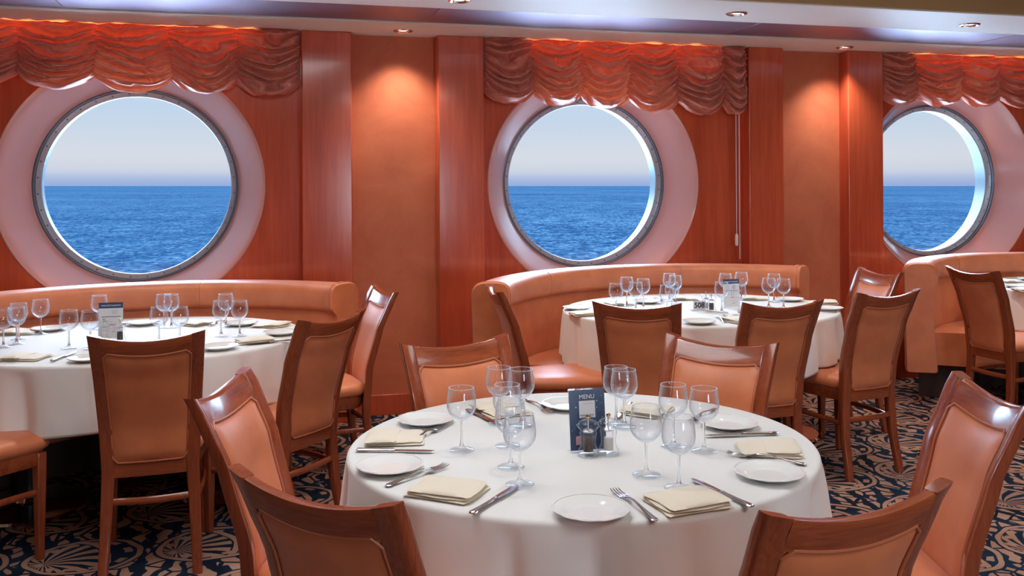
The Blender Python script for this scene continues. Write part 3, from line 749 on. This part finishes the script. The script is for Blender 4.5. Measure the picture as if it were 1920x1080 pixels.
def make_napkin(variant):
    # one cloth folded over itself: bottom leaf, rolled edge, upper leaves
    Lx, Wy, rnd = .162, .132, random.Random(variant); th = .0056
    o_root = None
    def leaf(mb, x0, x1, y0, y1, z, puff, skew, round_x=True):
        nx, ny = 22, 12; rings = []
        for j in range(ny+1):
            v = j/ny; y = y0+(y1-y0)*v; pts = []
            ee = math.sin(PI*min(1, max(0, min(v, 1-v)*ny/1.2))/2)**.5
            for k in range(2*nx):
                if k < nx: u = k/(nx-1); up = 1
                else: u = 1-(k-nx)/(nx-1); up = 0
                cin = .005*max(0, 1-min(v, 1-v)*(y1-y0)/.010)**2
                x = x0+cin+(x1-x0-2*cin)*u+skew*(v-.5)+.003*math.sin(5*v+variant*2+z*500)
                e = math.sqrt(max(0, 1-(abs(2*u-1))**9)) if round_x else 1
                zc = z+th*.5; wob = .0010*noise.noise(Vector((u*4, v*4, variant+z*300)))
                zz = zc+(.5 if up else -.5)*th*e*(.35+.65*ee)+(puff*(1-(2*u-1)**2)*math.sin(PI*v)**.6+wob*2*e if up else puff*.1)
                pts.append((x, y+.003*math.sin(5*u+variant+z*400), max(zz, 0)))
            rings.append(pts)
        mb.loft(rings)
    b = MB()
    leaf(b, -Lx/2, Lx/2, -Wy/2, Wy/2, 0, .001, .010)
    leaf(b, -Lx/2+.002, Lx/2-.006, -Wy/2+.002, Wy/2-.004, th*.95, .002, -.002)
    o = b.build('napkin', M['napkin'], ang=70)
    if variant == 0:
        b = MB(); leaf(b, -Lx/2+.004, Lx/2-.002, -Wy/2+.004, Wy/2-.008, th*1.9, .0060, -.008); b.build('upper_fold', M['napkin'], o, ang=70)
    else:
        b = MB(); leaf(b, -Lx/2+.002, Lx/2-.074, -Wy/2-.006, Wy/2-.002, th*1.9, .007, .020); b.build('turned_flap', M['napkin'], o, ang=70)
    return o
def make_shaker(kind):
    r = empty(kind+'_mill', (0, 0, 0))
    out_ = [(0, 0), (.0270, 0), (.0280, .002), (.0275, .010), (.0225, .020), (.0195, .028), (.0190, .036), (.0205, .048), (.0225, .058), (.0200, .063), (.0225, .067), (.0275, .073), (.0280, .079), (.0230, .086), (.0150, .090), (.0060, .092), (0, .092)]
    inn = [(0, .010), (.0130, .010), (.0130, .066), (0, .066)]
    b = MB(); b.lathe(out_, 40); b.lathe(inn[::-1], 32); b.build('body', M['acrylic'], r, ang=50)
    top = .046 if kind == 'pepper' else .042
    b = MB(); b.lathe([(0, .0105), (.0124, .0105), (.0124, top-.002), (.010, top+.001), (0, top)], 28); b.build('filling', M[kind], r)
    b = MB(); b.lathe([(0, .092), (.003, .092), (.003, .094), (.0058, .097), (.0062, .1005), (.0045, .104), (0, .1055)], 18); b.build('knob', M['brass'], r)
    b = MB(); b.tube([(0, 0, .066), (0, 0, .092)], .0022, 8); b.lathe([(.0135, .060), (.0145, .061), (.0145, .065), (.0135, .066)], 24); b.build('spindle', M['steel'], r)
    return r
protos = {'glass': make_glass(), 'plate': make_plate(), 'knife': make_knife(), 'fork': make_fork(), 'nap0': make_napkin(0), 'nap1': make_napkin(1),
          'pepper': make_shaker('pepper'), 'salt': make_shaker('salt')}
used = set()
def place(kind, loc, rz, label, cat, group):
    p = protos[kind]
    if kind in used: o = copy_tree(p)
    else: used.add(kind); o = p; TREE[p.name] = children(p)
    o.location = loc; o.rotation_euler = (0, 0, rz); tag(o, label, cat, group); return o
for k_, p_ in protos.items(): TREE[p_.name] = children(p_)

# glasses: rim centre in the photograph, rim height .915
GL = [
 (865, 727, 'wine glass standing alone, leftmost on the nearest table'),
 (936, 689, 'wine glass at the back left of the left cluster on the nearest table'),
 (977, 692, 'wine glass at the back right of the left cluster on the nearest table'),
 (951, 721, 'wine glass in the middle row of the left cluster on the nearest table'),
 (957, 751, 'wine glass just behind the frontmost one of the left cluster, nearest table'),
 (974, 776, 'frontmost wine glass of the left cluster on the nearest table, by a knife tip'),
 (1155, 688, 'rear one of two overlapping wine glasses behind the dark menu card'),
 (1170, 693, 'front one of two overlapping wine glasses behind the dark menu card'),
 (1262, 721, 'wine glass behind the right cluster of the nearest table, second from its right'),
 (1320, 728, 'rightmost wine glass on the nearest table, before a plate at the back'),
 (1211, 762, 'large wine glass right of the salt mill, left in the right cluster'),
 (1272, 781, 'frontmost wine glass of the right cluster, above the front right napkin')]
GL1 = [
 (6, 581, 'wine glass cut by the left photo edge on the left table'),
 (35, 569, 'back wine glass of the trio near the left photo edge'),
 (31, 576, 'front wine glass of the trio near the left photo edge'),
 (76, 562, 'wine glass standing apart near a far plate on the left side of the left table'),
 (129, 582, 'left one of two front wine glasses left of the restaurant card'),
 (169, 583, 'right one of two front wine glasses, touching the restaurant card on its left'),
 (186, 554, 'tall-standing wine glass behind the restaurant card'),
 (298, 576, 'left front wine glass of the four in the centre of the left table'),
 (337, 576, 'right front wine glass of the four in the centre of the left table'),
 (307, 552, 'left rear wine glass of the four in the centre of the left table'),
 (321, 552, 'right rear wine glass of the four in the centre of the left table'),
 (414, 564, 'front left wine glass of the right trio on the left table'),
 (423, 551, 'rear wine glass of the right trio on the left table'),
 (449, 564, 'rightmost wine glass on the left table')]
GL2 = [
 (1155, 532, 'leftmost wine glass on the middle table'),
 (1175, 520, 'rear left wine glass of the left four on the middle table'),
 (1192, 529, 'front wine glass of the left four, above the chair top on the middle table'),
 (1206, 523, 'rightmost wine glass of the left four on the middle table'),
 (1255, 513, 'rearmost wine glass of the second group on the middle table'),
 (1266, 517, 'rear right wine glass of the second group on the middle table'),
 (1260, 529, 'middle wine glass of the second group on the middle table'),
 (1250, 535, 'frontmost wine glass of the second group, left of the 508 sign'),
 (1360, 513, 'rear left wine glass behind the card on the middle table'),
 (1390, 511, 'rear right wine glass behind the card on the middle table'),
 (1353, 529, 'front left wine glass before the card on the middle table'),
 (1385, 533, 'front right wine glass before the card on the middle table'),
 (1441, 522, 'left wine glass of the right trio on the middle table'),
 (1451, 514, 'rear wine glass of the right trio on the middle table'),
 (1469, 523, 'rightmost wine glass on the middle table')]
for lst, g in ((GL, 'wine glasses on the nearest table'), (GL1, 'wine glasses on the left table'), (GL2, 'wine glasses on the middle table')):
    for i, (x, y, lab) in enumerate(lst):
        p = at(x, y, .7525+.165); p.z = TZ; place('glass', p, i*.7, lab, 'wine glass', g)
def plates(lst, g):
    for x, y, lab in lst:
        p = at(x, y, TZ+.012); p.z = TZ-.0005; place('plate', p, x*.1, lab, 'plate', g)
plates([(731, 871, 'white scalloped side plate, frontmost at the left side of the nearest table'),
        (1108, 953, 'white scalloped side plate at the front centre of the nearest table'),
        (1442, 884, 'white scalloped side plate at the right front rim of the nearest table'),
        (1366, 792, 'white scalloped side plate at the back right of the nearest table'),
        (798, 785, 'white scalloped side plate at the back left of the nearest table'),
        (1065, 757, 'white side plate half hidden behind the dark menu card')], 'side plates on the nearest table')
plates([(92, 615, 'white side plate behind a lone wine glass at the back left of the left table'),
        (268, 604, 'white side plate right of the restaurant card at the back of the left table'),
        (410, 649, 'white side plate just right of the big chair back, left table'),
        (452, 605, 'white side plate behind the right trio of glasses on the left table'),
        (527, 622, 'white side plate at the right rim of the left table'),
        (168, 670, 'white side plate cut off by the left side of the big chair back')], 'side plates on the left table')
plates([(1311, 602, 'white side plate at the front of the middle table below the 508 sign'),
        (1083, 576, 'white side plate at the left end of the middle table'),
        (1212, 564, 'white side plate behind the left four glasses on the middle table'),
        (1480, 560, 'white side plate behind the rightmost glass of the middle table'),
        (1552, 577, 'white side plate at the right rim of the middle table')], 'side plates on the middle table')
plates([(1905, 535, 'white side plate at the left rim of the right table, nearer one'),
        (1932, 522, 'white side plate on the right table, farther one at the photo edge')], 'side plates on the right table')
def naps(lst, g):
    for kind, x, y, deg, lab in lst:
        p = at(x, y, TZ+.006); p.z = TZ-.0005; place(kind, p, math.radians(deg), lab, 'napkin', g)
naps([('nap0', 840, 917, -22, 'cream napkin folded flat at the front left of the nearest table'),
      ('nap0', 1287, 938, 22, 'cream napkin folded flat at the front right of the nearest table'),
      ('nap1', 1440, 841, 174, 'cream napkin with turned flap near the right rim of the nearest table'),
      ('nap1', 742, 820, 6, 'cream napkin with turned flap near the left rim of the nearest table'),
      ('nap1', 940, 768, -62, 'cream napkin behind the left cluster of glasses on the nearest table'),
      ('nap1', 1213, 767, 60, 'cream napkin behind the right cluster of glasses on the nearest table')], 'napkins on the nearest table')
naps([('nap1', 38, 622, 10, 'cream napkin behind the glasses at the left photo edge'),
      ('nap1', 50, 669, 0, 'cream napkin at the front of the left table by the left photo edge'),
      ('nap1', 372, 605, 60, 'cream napkin behind the central four glasses on the left table'),
      ('nap1', 508, 609, 170, 'cream napkin with turned flap at the far right of the left table'),
      ('nap0', 478, 638, 30, 'cream napkin folded flat at the right front rim of the left table')], 'napkins on the left table')
naps([('nap0', 1097, 588, 20, 'cream napkin at the left rim of the middle table'),
      ('nap1', 1160, 569, 20, 'cream napkin behind the leftmost glass of the middle table'),
      ('nap1', 1283, 559, 0, 'cream napkin at the back of the middle table behind the 508 sign'),
      ('nap1', 1413, 559, 0, 'cream napkin at the back of the middle table right of the card'),
      ('nap0', 1384, 600, 110, 'cream napkin at the front of the middle table left of a chair top'),
      ('nap1', 1543, 567, 170, 'cream napkin at the far right of the middle table')], 'napkins on the middle table')
naps([('nap1', 1893, 527, 10, 'cream napkin behind the nearer plate on the right table'),
      ('nap0', 1925, 543, 10, 'cream napkin on the front rim of the right table at photo edge')], 'napkins on the right table')
def cutl(kind, x0, y0, x1, y1, lab, g, dz=0):   # from handle end to tip
    a, b = at(x0, y0, TZ+.004), at(x1, y1, TZ+.004); d = (b-a); m = (a+b)/2 if d.length > .16 else a+d.normalized()*.104; m.z = TZ+dz; print('CUT', kind, round(d.length, 3))
    place(kind, m, math.atan2(d.y, d.x), lab, 'knife' if kind == 'knife' else 'fork', g)
K, FK = 'knives on the nearest table', 'forks on the nearest table'
cutl('knife', 884, 963, 972, 909, 'table knife right of the front left napkin, nearest table', K)
cutl('knife', 1408, 949, 1300, 899, 'table knife tucked under the front right napkin, nearest table', K)
cutl('knife', 662, 843, 820, 846, 'table knife along the near edge of the left rim napkin', K)
cutl('knife', 1462, 812, 1318, 817, 'table knife between back right plate and turned-flap napkin', K)
cutl('knife', 880, 770, 935, 794, 'table knife left of the left glass cluster, its handle at the back', K)
cutl('knife', 1188, 750, 1150, 792, 'table knife slanting behind the two glasses right of the menu card', K)
cutl('fork', 720, 911, 841, 871, 'fork tucked behind the front left napkin, nearest table', FK)
cutl('fork', 1234, 978, 1148, 916, 'fork between the front centre plate and front right napkin', FK)
cutl('fork', 1508, 869, 1366, 850, 'fork between the right front plate and the turned-flap napkin', FK)
cutl('fork', 762, 832, 836, 796, 'fork beside the plate at the back left of the nearest table', FK)
cutl('fork', 985, 746, 1036, 776, 'fork at the back of the nearest table left of the half-hidden plate', FK)
cutl('fork', 1340, 766, 1296, 790, 'fork at the back of the nearest table behind the rightmost glass', FK)
cutl('knife', 88, 680, 150, 656, 'table knife at the front of the left table by the big chair', 'knives on the left table')
cutl('knife', 540, 638, 470, 645, 'table knife under the right front napkin of the left table', 'knives on the left table')
cutl('fork', 212, 600, 240, 610, 'fork with its tines by the card on the left table', 'forks on the left table')
cutl('fork', 424, 600, 390, 611, 'fork behind the right trio of glasses on the left table', 'forks on the left table')
cutl('fork', 1368, 609, 1336, 588, 'fork right of the front plate on the middle table', 'forks on the middle table')
cutl('knife', 1378, 606, 1350, 585, 'table knife beside the front fork on the middle table', 'knives on the middle table')
cutl('fork', 1222, 556, 1250, 568, 'fork at the back of the middle table between two glass groups', 'forks on the middle table')
cutl('knife', 1570, 585, 1535, 584, 'table knife at the right rim of the middle table', 'knives on the middle table')
def mills(lst):
    for kind, x, y, lab in lst:
        p = at(x, y, TZ); p.z = TZ-.0005; place(kind, p, 0, lab, kind+' mill', kind+' mills on the tables')
mills([('pepper', 1103, 853, 'clear pepper mill with dark filling before the menu card, nearest table'), ('salt', 1141, 850, 'clear salt mill with white filling right of the pepper mill, nearest table'),
       ('salt', 195, 640, 'clear salt mill before the restaurant card on the left table'), ('pepper', 225, 641, 'clear pepper mill before the restaurant card on the left table'),
       ('salt', 1324, 581, 'clear salt mill right of the 508 sign on the middle table'), ('pepper', 1334, 584, 'clear pepper mill right of the 508 sign on the middle table')])

# ------------------------------------------------------------------ cards and the table number
def text(body, size, loc, m, parent, bold=0, name='lettering', sx=1):
    cu_ = bpy.data.curves.new(name, 'FONT'); cu_.body = body; cu_.size = size; cu_.align_x = 'CENTER'; cu_.align_y = 'CENTER'; cu_.extrude = .0001; cu_.offset = bold
    cu_.materials.append(m); o = bpy.data.objects.new(name, cu_); C.objects.link(o); o.parent = parent; o.location = loc; o.scale = (sx, 1, 1)
    me = bpy.data.meshes.new_from_object(o.evaluated_get(bpy.context.evaluated_depsgraph_get())); bpy.data.objects.remove(o)
    me.transform(Matrix.Diagonal((sx, 1, 1, 1))); me.materials.clear(); me.materials.append(m)
    o = bpy.data.objects.new(name, me); C.objects.link(o); o.parent = parent; o.location = loc; o.rotation_euler = (PI/2, 0, 0); return o
def card(name, x, y, wd, h, rz, dark, label):
    p = at(x, y, TZ); p.z = TZ
    r = empty(name, p, rz, label, 'menu card', 'menu cards in acrylic stands')
    tilt = math.radians(-7)
    t = bpy.data.objects.new('card', None)
    def L(o): 
        return o
    b = MB(); b.box(-wd/2, wd/2, -.0007, .0007, .004, h)
    c = b.build('printed_card', M['navy'] if dark else M['paper'], r, sm=False); c.rotation_euler = (tilt, 0, 0)
    b = MB(); b.box(-wd/2-.001, wd/2+.001, .0012, .0030, 0, h+.003); b.box(-wd/2-.001, wd/2+.001, -.0030, .0030, 0, .003)
    b.box(-wd/2-.001, wd/2+.001, .003, .05, 0, .002)
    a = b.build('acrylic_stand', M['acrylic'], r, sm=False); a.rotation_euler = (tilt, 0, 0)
    def blk(nm, x0, x1, z0, z1, m, d=.0011):
        q = MB(); q.box(x0, x1, -d, -.0007, z0, z1); return q.build(nm, m, c, sm=False)
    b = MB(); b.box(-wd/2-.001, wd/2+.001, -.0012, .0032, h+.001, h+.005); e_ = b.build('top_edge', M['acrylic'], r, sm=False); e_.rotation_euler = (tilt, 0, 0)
    if dark:
        text('MENU', .0155, (0, -.0012, h-.018), M['white'], c)
        blk('white_square', -.022, .022, h-.072, h-.028, M['white'])
        for k_ in range(3): q = MB(); q.box(-.020+.003*k_, .018-.002*k_, -.0016, -.0011, h-.0665+.0*k_-.0, h-.0640) if k_ == 0 else q.box(-.016, .014, -.0016, -.0011, h-.0705, h-.0690) if k_ == 1 else q.box(-.012, .016, -.0016, -.0011, h-.0360, h-.0355); q.build('fine_print', M['greytext'], c, sm=False)
        rn = random.Random(2); q = MB()
        for _ in range(26):
            sx_, sz_ = rn.uniform(-wd/2+.004, wd/2-.004), rn.uniform(.01, h-.01)
            if abs(sx_) < .024 and sz_ > h-.075: continue
            s_ = rn.choice((.0006, .0009, .0013)); q.box(sx_-s_, sx_+s_, -.0010, -.0007, sz_-s_, sz_+s_)
        q.build('star_print', M['white'], c, sm=False)
        q = MB(); q2 = MB()
        for i_ in range(5):
            for j_ in range(8): (q if (i_+j_) % 2 else q2).box(-.034+.0028*i_, -.0312+.0028*i_, -.0011, -.0007, .018+.0028*j_, .0208+.0028*j_)
        q.build('checked_print', M['red'], c, sm=False); q2.build('checked_print', M['white'], c, sm=False)
    else:
        blk('header_band', -wd/2, wd/2, h-.026, h, M['navy'])
        text('MAIN RESTAURANTS', .0098, (0, -.0014, h-.014), M['white'], c, sx=.92)
        text('FOOD', .0085, (.016, -.0012, h-.040), M['greytext'], c); text('MENU', .0085, (.016, -.0012, h-.050), M['greytext'], c)
        blk('rule_line', -wd/2+.012, wd/2-.010, h-.066, h-.0635, M['ink']); blk('red_bar', -.004, .020, h-.104, h-.100, M['red'])
        blk('rule_line', -.002, .008, h-.090, h-.0885, M['greytext']); blk('rule_line', .006, .018, h-.135, h-.133, M['navy'])
        blk('rule_line', .0, .02, h-.120, h-.1192, M['greytext']); blk('rule_line', -wd/2+.01, -.006, h-.085, h-.0835, M['greytext'])
    return r
card('menu_card', 1104, 846, .098, .158, math.radians(13), True, 'dark blue menu card reading MENU on the nearest table')
card('menu_card', 207, 636, .105, .168, math.radians(14), False, 'white card headed MAIN RESTAURANTS on the left table')
card('menu_card', 1373, 577, .098, .160, math.radians(10), False, 'white card with navy header among the glasses on the middle table')
p = at(1311, 583, TZ); p.z = TZ
r = empty('table_number', p, math.radians(10), 'clear acrylic table number sign reading 508 on the middle table', 'table sign')
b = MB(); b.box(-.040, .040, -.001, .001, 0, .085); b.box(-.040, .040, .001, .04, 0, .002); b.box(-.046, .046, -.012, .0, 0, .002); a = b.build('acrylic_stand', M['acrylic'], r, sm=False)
b = MB(); b.box(-.034, .036, -.0022, -.0012, .008, .055); c = b.build('number_card', M['paper'], r, sm=False)
text('508', .040, (.001, -.0026, .031), M['ink'], c, .0011, 'numerals')
